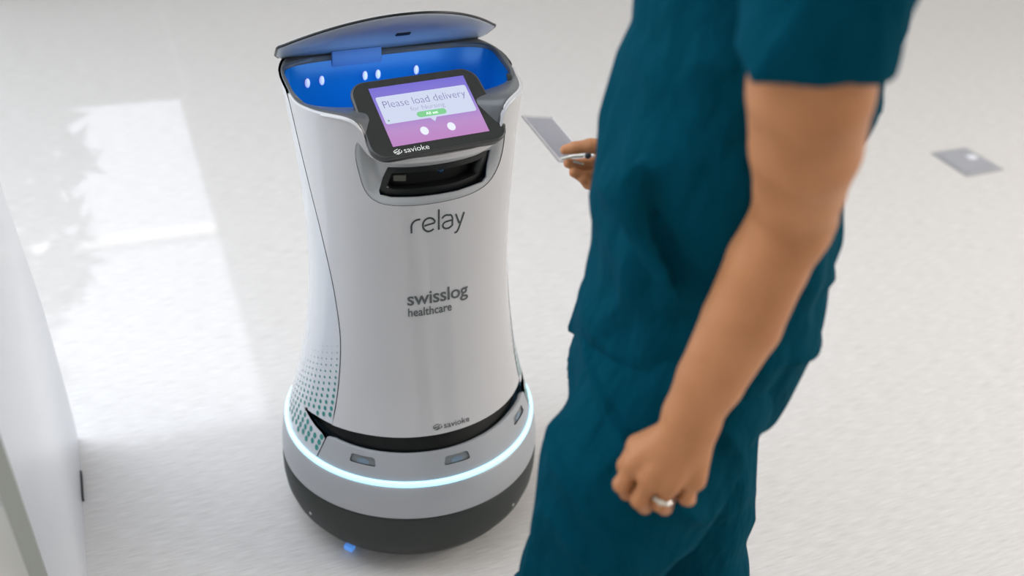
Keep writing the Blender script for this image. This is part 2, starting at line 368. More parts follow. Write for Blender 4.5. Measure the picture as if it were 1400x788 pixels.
# side shell, running round the back
def unw(a): return a if a>0 else a+360
slot_tip=[(82,.310)]
rgt=[(a+g,z) for a,z in seam if .238<=z<.288]+[(63.5+g,.291),(70,.2965),(77,.304)]+slot_tip+[(77,.3125),(70,.317),(62,.3195),(58.6+g,.3205)]
up=[z for a,z in seam if z>.335 and z<.93]
lft=[(360-a,z) for a,z in rgt+[(seam_t(z)+g,z) for z in up]][::-1]
rgt=rgt+[(seam_r(z)+g,z) for z in up]
tp=[(a,z) for a,z in rim_s if a>86.8]; tp=tp+[(360-a,z) for a,z in tp][::-1][1:]
btm=[(a,.238) for a in np.linspace(360-65-g,65+g,60)][1:-1]
patch('side_shell',[(S(a),z) for a,z in rgt+tp+lft+btm],[],.012,sfn(.0006),M_side,RB,.007)
# lower skirt between slot and ring
sk=[(S(a),.238) for a in np.linspace(-65+g,65-g,50)]+[(S(a),z) for a,z in ((63,.262),(60.8,.293),(57,.299),(40,.300),(20,.296),(0,.293),(-20,.2925),(-40,.2925),(-57,.2935),(-60.8,.290),(-63,.262))]
def zon(): return None
WND=[]
for a in (-40.5,3.3,46.8):
    q=rrect(-.021,-.0085,.021,.0085,.004,4); WND.append([(S(a)+x*(1+.25*(-y/.0085)*.3),.272+y+ (0.006 if a>40 else 0)) for x,y in q])
patch('base_skirt',sk,WND,.009,sfn(0),M_silver,RB,.008)
for i,q in enumerate(WND):
    fr=patch('sonar_window',q,[],.006,sfn(-.003),M_lens,RB,0)
    cx=sum(p[0] for p in q)/len(q); cz=sum(p[1] for p in q)/len(q)
    patch('lens',[(cx-.010,cz-.008),(cx+.010,cz-.008),(cx+.010,cz-.001),(cx+.004,cz+.003),(cx-.004,cz+.003),(cx-.010,cz-.001)],[],.006,sfn(-.0022),M_lens2,fr,0)
# slot interior
v,f=lathe([(.18,.27),(.218,.275),(.216,.29),(.204,.30),(.200,.33),(.195,.345),(.15,.345)],96); fromlists('scanner_slot',v,f,M_gap,RB)
v,f=lathe([(.170,.26),(.170,.35)],64); 
bm=bmesh.new(); c_,n_=sfn(.0)(S(-79),.3105); bmesh.ops.create_uvsphere(bm,u_segments=12,v_segments=8,radius=.004,matrix=Matrix.Translation(c_)); bmobj('slot_end',bm,M_gap,RB,True)
# light ring, silver ring, bumper
v,f=lathe([(.246,.2385),(.2545,.2385),(.2562,.2360),(.2567,.2320),(.2562,.2285),(.25,.2285)],160); fromlists('light_ring',v,f,M_ring,RB)
v,f=lathe([(.247,.2285),(.2562,.2283),(.2575,.2265),(.2592,.222),(.2625,.20),(.2648,.18),(.2655,.162),(.2650,.158),(.2635,.1565),(.25,.1565)],160); fromlists('silver_ring',v,f,M_silver,RB)
v,f=lathe([(.25,.156),(.2625,.1555),(.2645,.150),(.266,.135),(.2655,.11),(.262,.085),(.253,.06),(.238,.038),(.215,.022),(.20,.016),(.0,.016)],160); fromlists('bumper',v,f,M_bump,RB)
bm=bmesh.new()
for sx in (-1,1):
    bmesh.ops.create_cone(bm,cap_ends=True,segments=32,radius1=.03,radius2=.03,depth=.03,matrix=Matrix.Translation((sx*.12,0,.03))@Matrix.Rotation(math.pi/2,4,'Y'))
    o=bmobj('wheel',bm,M_bump,RB,True,.003); bm=bmesh.new()
bm.free()
for a in (-68,34):
    t=D2(a); bm=bmesh.new(); box(bm,(.2625*math.sin(t),-.2625*math.cos(t),.093),(.006,.004,.006),Matrix.Rotation(t,3,'Z')); bmobj('bumper_sensor',bm,mat('pale_lens',(.5,.5,.48),.3),RB,True,.001)
t=D2(-52); bm=bmesh.new(); box(bm,(.225*math.sin(t),-.225*math.cos(t),.014),(.02,.014,.012),Matrix.Rotation(t,3,'Z')); bmobj('underside_lamp',bm,mat('blue_lamp',(.1,.3,.8),.4,emit=(.10,.3,.8),es=.45),RB,True,.002)
# ---------------------------------------------------------------- top deck, bay
NR=180
def rim_z(a): return float(np.interp(abs(a),[q[0] for q in rim_s],[q[1] for q in rim_s]))
def bay_pt(t,z,k=1.0,kz=1):
    cx,cy,hx,hy=0,.052,.201*k,.084*k
    n=5; s,c=math.sin(t),-math.cos(t)
    r=(abs(s/hx)**n+abs(c/hy)**n)**(-1/n); return np.array([cx+r*s,cy+r*c,z])
def bz(y): return .953-.16*max(0,.09-y)-.45*max(0,.0-y)
ringsP=[]
for L in range(9):
    row=[]
    for i in range(NR):
        a=-180+360*i/NR; t=D2(a); zr=rim_z(a)
        po=surfp(t,zr,-.0035); po[2]=zr-.001
        # matching inner direction
        ti=math.atan2(po[0],-(po[1]-.048)*1.0*(.190/.084)**.55) if True else t
        pi_=bay_pt(ti,0); pi_[2]=bz(pi_[1])
        u=[0,.0,.06,.2,.45,.7,.88,.97,1][L]
        p=po*(1-u)+pi_*u
        p[2]=zr*(1-u)+pi_[2]*u+ (0 if u in(0,1) else .003)
        if L==0: p[2]=zr-.012
        if L==1: p[2]=zr-.001
        if L==8: p[2]-=.002
        row.append(p)
    ringsP.append(row)
inner=ringsP[-1]
row=[q*np.array([1,1,1])+np.array([0,0,-.007]) for q in inner]; ringsP.append([r+np.array([-r[0]*.01,-(r[1]-.048)*.03,0]) for r in row])
def ringmesh(name,rows,m,parent,cap=False):
    v=[tuple(p) for r in rows for p in r]; n=len(rows[0]); f=[]
    for k in range(len(rows)-1):
        for i in range(n): j=(i+1)%n; f.append((k*n+i,k*n+j,(k+1)*n+j,(k+1)*n+i))
    if cap: f.append(tuple((len(rows)-1)*n+i for i in range(n)))
    return fromlists(name,v,f,m,parent)
ringmesh('top_deck',ringsP,M_deck,RB)
base=ringsP[-1]; rows=[[p+np.array([0,0,.004]) for p in base]]
for d,k in ((.02,.985),(.06,.97),(.12,.95),(.18,.92),(.20,.85)):
    rows.append([np.array([p[0]*k,.048+(p[1]-.048)*k,(p[2] if d<.1 else .94)-d]) for p in base])
bay=ringmesh('cargo_bay',rows,M_blue,RB,True)
for x in (-.150,-.122,-.040,-.015,.06):  # highlights on the liner wall, put in as small glowing domes
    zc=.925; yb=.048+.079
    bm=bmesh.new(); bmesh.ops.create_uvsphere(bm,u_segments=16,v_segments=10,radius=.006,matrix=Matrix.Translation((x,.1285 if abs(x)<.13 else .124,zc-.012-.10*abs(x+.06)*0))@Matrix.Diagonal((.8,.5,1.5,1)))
    bmobj('bay_glint',bm,mat('bay_glint_glow',(.8,.8,1),.3,emit=(.42,.40,.75),es=.45),bay,True)
bl=bpy.data.lights.new('bay_light','AREA'); bl.energy=.22; bl.color=(.25,.55,1); bl.shape='RECTANGLE'; bl.size=.3; bl.size_y=.05
bo=bpy.data.objects.new('bay_light',bl); COL.objects.link(bo); bo.parent=RB; bo.location=(0,-.008,.905); bo.rotation_euler=Vector((0,1,-.5)).to_track_quat('-Z','Y').to_euler()
# warning mark on the liner
bm=bmesh.new(); cy_=.1325
tube(bm,[(-.082+.010*math.cos(a),cy_,.914+.010*math.sin(a)) for a in np.linspace(0,2*math.pi,24,endpoint=False)],.0006,5,True)
tube(bm,[(-.0885,cy_,.921),(-.0755,cy_,.907)],.0005,5); tube(bm,[(-.086,cy_,.909),(-.082,cy_,.920),(-.078,cy_,.909)],.0006,5)
for k in range(2): box(bm,(-.082,cy_,.899-.004*k),(.018-.004*k,.0008,.0012))
bmobj('warning_mark',bm,mat('mark_navy',(.01,.05,.2),.5),bay)
bm=bmesh.new(); box(bm,(.190,-.012,.936),(.010,.026,.004),Euler((.1,0,-.3)).to_matrix()); bmobj('lid_latch',bm,M_black,RB,True,.002)
# hinge and lid
bm=bmesh.new(); box(bm,(-.054,.1325,.951),(.094,.008,.030)); bmobj('hinge_bracket',bm,M_hinge,RB,True,.002)
bt=D2(36); HY,HZ=.138,.962
def LP(x,y,h):   # lid plane: x across, y out from the hinge, h outward (top side)
    return Vector((x,HY-y*math.cos(bt)-h*math.sin(bt)*-0 - h*0 ,HZ+y*math.sin(bt)))+Vector((0,math.sin(bt),math.cos(bt)))*h
lo=[(-.196,-.012),(.196,-.012)]+[(.204,.004),(.2075,.045),(.205,.056)]+[(x,.181-.125*(abs(x)/.203)**2.1) for x in np.linspace(.2,-.2,33)]+[(-.205,.056),(-.2075,.045),(-.204,.004)]
NLd=len(lo)
def lidrows(ks):
    rows=[]
    for k,h in ks: rows.append([np.array(LP(x*k,.07+(y-.07)*k,h-.35*(x*k)**2*0)) for x,y in lo])
    return rows
und=lidrows([(.0,-.001),(.5,-.001),(.97,-.001),(.985,.0015)])
lidu=ringmesh('lid',[und[0]]+und[1:],M_lid,RB)
seal=lidrows([(.985,.0015),(1.0,.0015),(1.003,.0035),(1.0,.0055)]); ringmesh('lid_seal',seal,M_black,lidu)
topr=lidrows([(1.0,.0055),(.985,.0065),(.90,.0075),(.6,.009),(.3,.010),(.0,.010)]); ringmesh('lid_cover',topr,M_lidtop,lidu)
bm=bmesh.new(); c=LP(.017,.076,-.0015); box(bm,c,(.026,.012,.003),Matrix.Rotation(-bt,3,'X')); bmobj('latch_slot',bm,M_gap,lidu)
# ---------------------------------------------------------------- screen
tau=D2(62); sy=D2(3.5); SCx,SCy,SCz=.001,-.100,.9285
AX=Vector((math.cos(sy),math.sin(sy),0)); AU=Vector((-math.sin(sy)*math.sin(tau),math.cos(sy)*math.sin(tau),math.cos(tau))); AN=AX.cross(AU)
def SP(x,u,h=0): return Vector((SCx,SCy,SCz))+AX*x+AU*u+AN*h
def flat2(poly,h,name,m,parent,thick=0):
    bm=bmesh.new(); A=[bm.verts.new(SP(x,u,h)) for x,u in poly]; bm.faces.new(A)
    if thick:
        B=[bm.verts.new(SP(x,u,h-thick)) for x,u in poly]
        for i in range(len(A)): bm.faces.new((A[i],B[i],B[(i+1)%len(A)],A[(i+1)%len(A)]))
    bmesh.ops.triangulate(bm,faces=[q for q in bm.faces if len(q.verts)>4])
    me=bpy.data.meshes.new(name); bm.normal_update(); bm.to_mesh(me); bm.free(); return link(name,me,m,parent,False)
BW=.1215
def bez(k,r=.026):
    w,h=.118*k+0,.0795*k+0
    P=rrect(-BW,-.0795,BW,.0795,r,8)
    out=[]
    for x,u in P:
        bulge=.006*(1-(x/BW)**2); uu=u+(bulge if u>0 else -bulge*.9); xx=x*(1.0+.035*(-u/.0795)) 
        out.append((xx*k,uu*k))
    return densify(out,.01)
hp=bez(1.0)
rows=[[np.array(SP(x*k,u*k,h)) for x,u in hp] for k,h in ((.90,-.024),(.975,-.014),(1.0,-.006),(1.003,-.001),(.995,.0012),(.975,.0015))]
hs=ringmesh('screen_housing',rows,mat('dark_frame',(.05,.05,.05),.3),RB)
gl=flat2([(x*.98,u*.98) for x,u in hp],.0014,'screen_glass',M_glass,hs)
# the lit display
md=bpy.data.materials.new('display_glow'); md.use_nodes=True; nt=md.node_tree; b=nt.nodes['Principled BSDF']
b.inputs['Base Color'].default_value=(.02,.02,.02,1); b.inputs['Roughness'].default_value=.12
tc=nt.nodes.new('ShaderNodeTexCoord'); mp=nt.nodes.new('ShaderNodeMapping'); sx=nt.nodes.new('ShaderNodeSeparateXYZ'); cr=nt.nodes.new('ShaderNodeValToRGB')
DW,DH=.0885,.0635; dcx,dcu=.0035,.002
mp.vector_type='POINT'
# object coords -> u axis
dotn=nt.nodes.new('ShaderNodeVectorMath'); dotn.operation='DOT_PRODUCT'; dotn.inputs[1].default_value=tuple(AU)
sub=nt.nodes.new('ShaderNodeMath'); sub.operation='SUBTRACT'; sub.inputs[1].default_value=SP(dcx,dcu-DH).dot(AU)
dv=nt.nodes.new('ShaderNodeMath'); dv.operation='DIVIDE'; dv.inputs[1].default_value=2*DH
e=cr.color_ramp.elements; e[0].position=0; e[0].color=(.52,.22,.55,1); e[1].position=1; e[1].color=(.16,.13,.66,1)
q=cr.color_ramp.elements.new(.25); q.color=(.50,.26,.60,1); q=cr.color_ramp.elements.new(.6); q.color=(.27,.20,.68,1)
nt.links.new(tc.outputs['Object'],dotn.inputs[0]); nt.links.new(dotn.outputs['Value'],sub.inputs[0]); nt.links.new(sub.outputs[0],dv.inputs[0]); nt.links.new(dv.outputs[0],cr.inputs[0])
nt.links.new(cr.outputs[0],b.inputs['Emission Color']); b.inputs['Emission Strength'].default_value=.70
def em(name,c,s=1): return mat(name,(.02,.02,.02),.2,emit=c,es=s)
def DP(u,v): return (dcx-DW+2*DW*u, dcu+DH-2*DH*v)       # display coordinates 0..1, v downwards
disp=flat2([DP(0,1),DP(1,1),DP(1,0),DP(0,0)],.0019,'display',md,gl)
x0,y1=DP(.028,.165); x1,y0=DP(.972,.63)
card=flat2(rrect(x0,y0,x1,y1,.004,5),.0022,'message_panel',em('panel_glow',(.62,.68,.86),.74),disp)
flat2([DP(.475,.628),DP(.51,.70),DP(.545,.628)],.0022,'panel_pointer',em('panel_glow2',(.62,.68,.86),.74),disp)
def stext(s,size,u,v,m,name,h,off=-.0,align='CENTER',sp=1.0,sxx=1.0):
    vv,ff=text_mesh(s,size,off,align,sp); cx,cu=DP(u,v)
    return fromlists(name,[SP(cx+x*sxx,cu+y,h) for x,y in vv],ff,m,disp,False)
M_t1=em('screen_text',(.10,.08,.28),.9)
stext('Please load delivery',.0225,.50,.365,M_t1,'headline',.0024,-.00035,sp=1.0,sxx=.86)
stext('for Nursing',.0135,.5,.475,em('screen_text_pale',(.25,.24,.42),.9),'subline',.0024,-.0002)
x0,y1=DP(.36,.505); x1,y0=DP(.665,.60); flat2(rrect(x0,y0,x1,y1,(y1-y0)*.49,6),.0024,'button',em('button_green',(.16,.50,.22),.9),disp)
stext('All set',.0085,.515,.575,em('button_text',(.75,.95,.80),1),'button_label',.0026,.00015)
for u in (.365,.645):
    cx,cu=DP(u,.825); flat2([(cx+.0072*math.cos(a),cu+.0088*math.sin(a)) for a in np.linspace(0,2*math.pi,28,endpoint=False)],.0022,'eye_mark',em('eye_glow',(.80,.83,1),.78),disp)
cx,cu=DP(.065,.575); flat2([(cx+.0018*math.cos(a),cu+.0018*math.sin(a)) for a in np.linspace(0,2*math.pi,12,endpoint=False)],.0024,'status_dot',em('dot_green',(.12,.35,.2),.8),disp)
# company mark: two interlocked S strokes
def smark(sc):
    out=[]
    for dx,dy in ((0,0),(.55,-.32)):
        out.append([(dx+x,dy+y) for x,y in ((.75,1.0),(.2,.72),(.02,.5),(.2,.3),(.55,.48),(.78,.40),(.95,.18),(.8,.0),(.25,-.3))][0:8])
    return [[(x*sc,y*sc) for x,y in l] for l in out]
def ribbon(line,w):
    v=[];f=[];n=len(line)
    for i,(x,y) in enumerate(line):
        a=line[max(i-1,0)];b=line[min(i+1,n-1)]; d=math.hypot(b[0]-a[0],b[1]-a[1])+1e-9; nx,ny=-(b[1]-a[1])/d,(b[0]-a[0])/d
        v+=[(x+nx*w/2,y+ny*w/2),(x-nx*w/2,y-ny*w/2)]
    for i in range(n-1): f.append((2*i,2*i+1,2*i+3,2*i+2))
    return v,f
def mark2d(sc):
    V=[];F=[]
    for l in ([(.95,1.05),(.30,.78),(.08,.58),(.22,.40),(.62,.55)],[(.10,.22),(.5,.40),(.95,.55),(1.08,.40),(.85,.22),(.35,-.02)],[(1.35,.88),(.95,.70)],[(1.45,.62),(1.5,.30),(.95,.05),(.6,-.10)]):
        l=smoothpoly(l,4); v,f=ribbon([(x*sc,y*sc) for x,y in l],.13*sc); b=len(V); V+=v; F+=[tuple(i+b for i in q) for q in f]
    return V,F
def brand2d(size,sp=1.0):
    V,F=mark2d(size*.62); v,f=text_mesh('savioke',size,.0,'LEFT',sp); b=len(V); V=list(V)+[(x+size*1.15,y+.0*size) for x,y in v]; F=list(F)+[tuple(i+b for i in q) for q in f]; return V,F
V,F=brand2d(.0155)
fromlists('maker_name',[SP(-.088+x,-.077+y+ .000,.0018) for x,y in V],F,mat('white_ink',(.75,.75,.72),.4),gl,False)
# ---------------------------------------------------------------- lettering on the body
def onbody(name,V,F,adeg,z0,m,shear=0,sx=1):
    R_=float(np.interp(z0,_zz,_aa))*.97
    P=[];N=[]
    for x,y in V:
        p,n=sfn(.0007)(D2(adeg)*.2+x*sx/R_*.2,z0+y+shear*x); P.append(p); N.append(n)
    return fromlists(name,P,F,m,RB,True,N)
def arc(cx,cy,rx,ry,a0,a1,n=18): return [(cx+rx*math.cos(D2(a)),cy+ry*math.sin(D2(a))) for a in np.linspace(a0,a1,n)]
LT=[]
h=.026
LT.append([(.002,0),(.002,.012)]+arc(.016,.012,.014,.0135,180,92,12)+[(.0195,.0256)])       # r
e_=arc(.0365,.013,.0125,.013,12,330,30); LT.append([(.0268,.0118),(.0475,.0152)][::1]); LT.append([(.0475,.0155)]+arc(.0365,.013,.0125,.013,25,315,30))
LT.append([(.0560,0.0),(.0560,.040)])
LT.append(arc(.0715,.019,.009,.0075,165,60,8)+arc(.0755,.0175,.0085,.009,70,0,8)+[(.084,.004)]+arc(.0735,.0068,.0095,.0068,-40,-180,10)+arc(.0735,.0068,.0095,.0072,180,110,6)+[(.0835,.0150)])
LT.append([(.0905,.0255),(.0985,.006)]); LT.append([(.1085,.0255),(.0975,-.004),(.0935,-.0105),(.0885,-.0115)])
V=[];F=[]
for l in LT:
    v,f=ribbon(l,.0034); b=len(V); V+=v; F+=[tuple(i+b for i in q) for q in f]
onbody('name_lettering',[(x-.052,y) for x,y in V],F,-1.5,.7345,M_ink,0,.93)
v,f=text_mesh('swisslog',.0375,.0005,'LEFT',.96); wd=max(x for x,y in v); onbody('client_lettering',v,f,-19.6,.5915,M_ink2,0,.118/wd)
v,f=text_mesh('healthcare',.0235,.0004,'LEFT',1.02); wd=max(x for x,y in v); onbody('client_lettering',v,f,-19.2,.569,M_ink2,0,.083/wd)
V,F=brand2d(.0165); wd=max(x for x,y in V); onbody('maker_name',V,F,-7.3,.336,M_ink,0,.073/wd)
# ---------------------------------------------------------------- dot pattern on the sides
for sgn in (-1,1):
    V=[];F=[];N=[]
    for j in range(12):
        for i in range(21):
            z=.258+.0132*i+(.0066 if j%2 else 0)
            a=seam_t(z)+2.3+4.1*j+ (0.0)
            fade=1-(z-.27)/.25-.035*j
            if j>6: fade-=.05*(j-6)
            r=.0060*max(0,min(1,fade*1.15))
            if r<.0006: continue
            # keep clear of the slot
            zl=float(np.interp(a,[60,82],[.290,.308]))-r-.001; zh=float(np.interp(a,[60,82],[.321,.311]))+r+.001
            if a<83 and zl<z<zh: continue
            b=len(V)
            for k in range(12):
                w_=2*math.pi*k/12; rr=float(np.interp(z,_zz,_aa)); p,n=sfn(.0011)(sgn*S(a)+r*.85*math.cos(w_)/rr*.2,z+r*math.sin(w_)); V.append(p);N.append(n)
            F.append(tuple(range(b,b+12)) if sgn<0 or True else None)
    fromlists('dot_pattern',V,F,M_teal,RB,True,N)
# ---------------------------------------------------------------- figure field
class Field:
    """implicit body: tapered limbs (round cones, optionally flattened) blended together"""
    def __init__(s): s.p=[]; s.disp=None
    def add(s,a,b,ra,rb,k=.012,op='+',flat=None,M=None):
        a=np.array(a,float); b=np.array(b,float)
        if M is None: M=np.eye(3)
        if flat is not None:                       # flat=(axis, factor): squeeze along an axis
            ax=np.array(flat[0],float); ax/=np.linalg.norm(ax)
            M=np.eye(3)+np.outer(ax,ax)*(1/flat[1]-1)
        grow=1/min(np.linalg.svd(M)[1])
        s.p.append((a,b,ra,rb,k,op,M,grow)); return s
    def chain(s,pts,k=.012,op='+',flat=None):
        for (a,ra),(b,rb) in zip(pts[:-1],pts[1:]): s.add(a,b,ra,rb,k,op,flat)
        return s
    @staticmethod
    def cone(P,a,b,ra,rb,M):
        q=(P-a)@M.T; ba=M@(b-a); L2=ba@ba+1e-12
        t=np.clip(q@ba/L2,0,1)
        return np.sqrt(((q-t[:,None]*ba)**2).sum(1))-(ra+(rb-ra)*t)
    def ev(s,P,full=False):
        f=np.full(len(P),.5)
        for a,b,ra,rb,k,op,M,g in s.p:
            if full: idx=slice(None); Q=P
            else:
                m=max(ra,rb)*g+k+.03
                lo=np.minimum(a,b)-m; hi=np.maximum(a,b)+m
                idx=np.nonzero(((P>lo)&(P<hi)).all(1))[0]
                if len(idx)==0: continue
                Q=P[idx]
            d=s.cone(Q,a,b,ra,rb,M); c=f[idx]
            if op=='+':
                h=np.clip(.5+.5*(c-d)/k,0,1); f[idx]=c*(1-h)+d*h-k*h*(1-h)
            else:
                d=-d; h=np.clip(.5-.5*(c-d)/k,0,1); f[idx]=c*(1-h)+d*h+k*h*(1-h)
        if s.disp is not None: f=f+s.disp(P)
        return f
    def mesh(s,h,region=None,newton=2):
        lo=np.min([np.minimum(a,b)-max(ra,rb)*g for a,b,ra,rb,k,op,M,g in s.p if op=='+'],0)-.02
        hi=np.max([np.maximum(a,b)+max(ra,rb)*g for a,b,ra,rb,k,op,M,g in s.p if op=='+'],0)+.02
        B=8; nb=np.ceil((hi-lo)/(h*B)).astype(int); N=nb*B+1
        g=np.stack(np.meshgrid(*[np.arange(n) for n in nb],indexing='ij'),-1).reshape(-1,3)
        cen=lo+(g+.5)*B*h; fc=s.ev(cen,True)
        V=np.empty(N,np.float32)
        V[:]=.5
        big=np.repeat(np.repeat(np.repeat(fc.reshape(nb),B,0),B,1),B,2)
        V[:-1,:-1,:-1]=big
        near=np.nonzero(np.abs(fc)<B*h*1.35+.012)[0]
        o=np.stack(np.meshgrid(*[np.arange(B)]*3,indexing='ij'),-1).reshape(-1,3)
        ijk=(g[near][:,None,:]*B+o[None]).reshape(-1,3)
        for c in range(0,len(ijk),600000):
            I=ijk[c:c+600000]; V[I[:,0],I[:,1],I[:,2]]=s.ev(lo+I*h)
        V[0]=V[-1]=.5; V[:,0]=.5; V[:,-1]=.5; V[:,:,0]=.5; V[:,:,-1]=.5
        S=V<0; n=[k-1 for k in N]
        cnt=np.zeros(n,np.int8)
        for dx in (0,1):
            for dy in (0,1):
                for dz in (0,1): cnt+=S[dx:dx+n[0],dy:dy+n[1],dz:dz+n[2]]
        cell=np.argwhere((cnt>0)&(cnt<8)); vid=np.full(n,-1,np.int32)
        vid[cell[:,0],cell[:,1],cell[:,2]]=np.arange(len(cell))
        vp=np.zeros((len(cell),3)); vc=np.zeros(len(cell))
        for ax in range(3):
            e=np.eye(3,dtype=int)[ax]; o1,o2=[np.eye(3,dtype=int)[k] for k in range(3) if k!=ax]
            for u in (0,1):
                for v in (0,1):
                    A=cell+u*o1+v*o2; Bp=A+e
                    fa=V[A[:,0],A[:,1],A[:,2]]; fb=V[Bp[:,0],Bp[:,1],Bp[:,2]]
                    m=(fa<0)!=(fb<0); t=fa[m]/(fa[m]-fb[m])
                    vp[m]+=A[m]+t[:,None]*e; vc[m]+=1
        vp=lo+vp/vc[:,None]*h
        quads=[]
        for ax in range(3):
            e=np.eye(3,dtype=int)[ax]; o1=np.eye(3,dtype=int)[(ax+1)%3]; o2=np.eye(3,dtype=int)[(ax+2)%3]
            sl=[slice(None)]*3; sr=[slice(None)]*3; sl[ax]=slice(0,-1); sr[ax]=slice(1,None)
            ed=np.argwhere(S[tuple(sl)]!=S[tuple(sr)]); ins=S[ed[:,0],ed[:,1],ed[:,2]]
            q=np.stack([vid[tuple((ed-a*o1-b*o2).T)] for a,b in ((0,0),(1,0),(1,1),(0,1))],1)
            q[~ins]=q[~ins][:,::-1]; quads.append(q)
        quads=np.concatenate(quads)
        for _ in range(newton):
            f0=s.ev(vp); G=np.stack([s.ev(vp+e)-f0 for e in np.eye(3)*4e-4],1)/4e-4
            st=-f0[:,None]*G/np.maximum((G**2).sum(1),.05)[:,None]
            ln=np.linalg.norm(st,axis=1); st*=np.minimum(1,h*.6/np.maximum(ln,1e-9))[:,None]
            vp+=st*.9
        return vp,quads

_rng=np.random.RandomState(5); _NT=_rng.rand(32,32,32)*2-1
def vnoise(P):
    i=np.floor(P).astype(int); f=P-i; f=f*f*(3-2*f); out=0
    for dx in (0,1):
        for dy in (0,1):
            for dz in (0,1):
                w=(f[:,0] if dx else 1-f[:,0])*(f[:,1] if dy else 1-f[:,1])*(f[:,2] if dz else 1-f[:,2])
                out=out+w*_NT[(i[:,0]+dx)%32,(i[:,1]+dy)%32,(i[:,2]+dz)%32]
    return out

def V3(*a): return np.array(a,float)
# measured joints of the figure, metres, world frame
FW=V3(-.99,.14,0); LF=V3(-.14,-.99,0); UP=V3(0,0,1)     # facing, figure's left, up
# ================================================================ person in teal scrubs
def skinmat():
    m=mat('skin',(.56,.31,.19),.5,sss=.12,spec=.35,bump=(260,.05,(1,1,1)))
    vary(m,(.42,.172,.068),(.52,.225,.096),14,(1,1,1),3); return m
M_skin=skinmat()
M_scrub=mat('teal_scrub_cloth',(.0002,.046,.073),.9,bump=(7,1.0,(1,1,.5)),spec=.04)
M_scrub.node_tree.nodes['Principled BSDF'].inputs['Sheen Weight'].default_value=.03
M_scrub.node_tree.nodes['Principled BSDF'].inputs['Sheen Tint'].default_value=(.0,.4,.6,1)
M_hair=mat('dark_brown_hair',(.05,.03,.02),.5,bump=(40,.5,(1,1,.1))); M_shoe=mat('white_shoe',(.7,.7,.7),.5)
M_silverj=mat('silver_ring',(.8,.78,.74),.2,1); M_gem=mat('ring_stone',(.62,.58,.48),.15,0,coat=.5)
for _n in M_scrub.node_tree.nodes:
    if _n.type=='BUMP': _n.inputs['Distance'].default_value=.05
A=lambda *q: np.array(q,float)
PR=empty('person',(.24,1.27,0),0,'person in teal scrubs seen from the side, bare arm down, holding a badge','person')
pinvM=Matrix.Translation(-Vector(PR.location))
def fieldobj(name,F,h,m):
    v,q=F.mesh(h); v=v-np.array(PR.location); me=bpy.data.meshes.new(name)
    me.vertices.add(len(v)); me.vertices.foreach_set('co',v.astype(np.float32).ravel())
    me.loops.add(len(q)*4); me.loops.foreach_set('vertex_index',q.astype(np.int32).ravel())
    me.polygons.add(len(q)); me.polygons.foreach_set('loop_start',np.arange(len(q),dtype=np.int32)*4)
    try: me.polygons.foreach_set('loop_total',np.full(len(q),4,np.int32))
    except Exception: pass
    me.update(calc_edges=True); me.validate(); return link(name,me,m,PR)
class Cloth(Field):
    """field that can also be clipped by planes part-way through the list"""
    def clip(s,p,d,rad,k=.004): s.p.append((np.array(p,float),np.array(d,float)/np.linalg.norm(d),rad,0,k,'c',np.eye(3),1)); return s
    def ev(s,P,full=False):
        f=np.full(len(P),.5)
        for a,b,ra,rb,k,op,M,g in s.p:
            if op=='c':
                r=np.linalg.norm(P-a,axis=1); idx=np.nonzero(r<ra)[0]
                if len(idx)==0: continue
                d=(P[idx]-a)@b; c=f[idx]; h=np.clip(.5-.5*(c-d)/k,0,1); f[idx]=c*(1-h)+d*h+k*h*(1-h); continue
            if full: idx=slice(None); Q=P
            else:
                m=max(ra,rb)*g+k+.03; lo=np.minimum(a,b)-m; hi=np.maximum(a,b)+m
                idx=np.nonzero(((P>lo)&(P<hi)).all(1))[0]
                if len(idx)==0: continue
                Q=P[idx]
            d=s.cone(Q,a,b,ra,rb,M); c=f[idx]
            if op=='+': h=np.clip(.5+.5*(c-d)/k,0,1); f[idx]=c*(1-h)+d*h-k*h*(1-h)
            else: d=-d; h=np.clip(.5-.5*(c-d)/k,0,1); f[idx]=c*(1-h)+d*h+k*h*(1-h)
        if s.disp is not None: f=f+s.disp(P)
        return f
    def mesh(s,h,region=None,newton=2):
        keep=s.p; s0=[q for q in keep]
        s.p=[q if q[5]!='c' else q for q in s0]; return Field.mesh(s,h,region,newton)
# ---------------------------------------------------------------- body
sh=A(.268,1.262,1.47)                                   # between the shoulders
B=Field()
# torso, pelvis, legs (inside the clothes), one surface with arms, neck and head
lat=(LF,1.3)
B.chain([(A(.262,1.265,1.40),.115),(A(.25,1.265,1.22),.112),(A(.248,1.27,1.05),.11),(A(.246,1.28,.92),.122)],.03,flat=lat)
B.add(sh+LF*-.12,sh+LF*.12,.055,.055,.05)
for sgn,hip,kn,an in ((1,A(.22,1.195,.90),A(.105,1.13,.52),A(.135,1.13,.10)),(-1,A(.268,1.37,.88),A(.30,1.325,.47),A(.335,1.33,.10))):
    B.chain([(hip,.085),(kn,.058),(an,.038)],.03); B.add(an,an+FW*.13+A(0,0,-.055),.036,.026,.02)
# left arm
shL=A(.262,1.045,1.445)
B.chain([(sh+LF*.13,.062),(shL,.062),(A(.258,1.005,1.38),.0595),(A(.263,1.008,1.33),.0575),(A(.274,1.031,1.265),.0535),(A(.282,1.055,1.21),.0455),(A(.284,1.072,1.165),.0415)],.004)
B.chain([(A(.284,1.072,1.165),.0415),(A(0.268, 1.072, 1.111),.0435),(A(0.25, 1.065, 1.041),.0435),(A(0.224, 1.055, 0.969),.0375),(A(0.207, 1.046, 0.926),.0315)],.004)
B.add(A(.292,1.072,1.165),A(.292,1.07,1.155),.034,.03,.02)
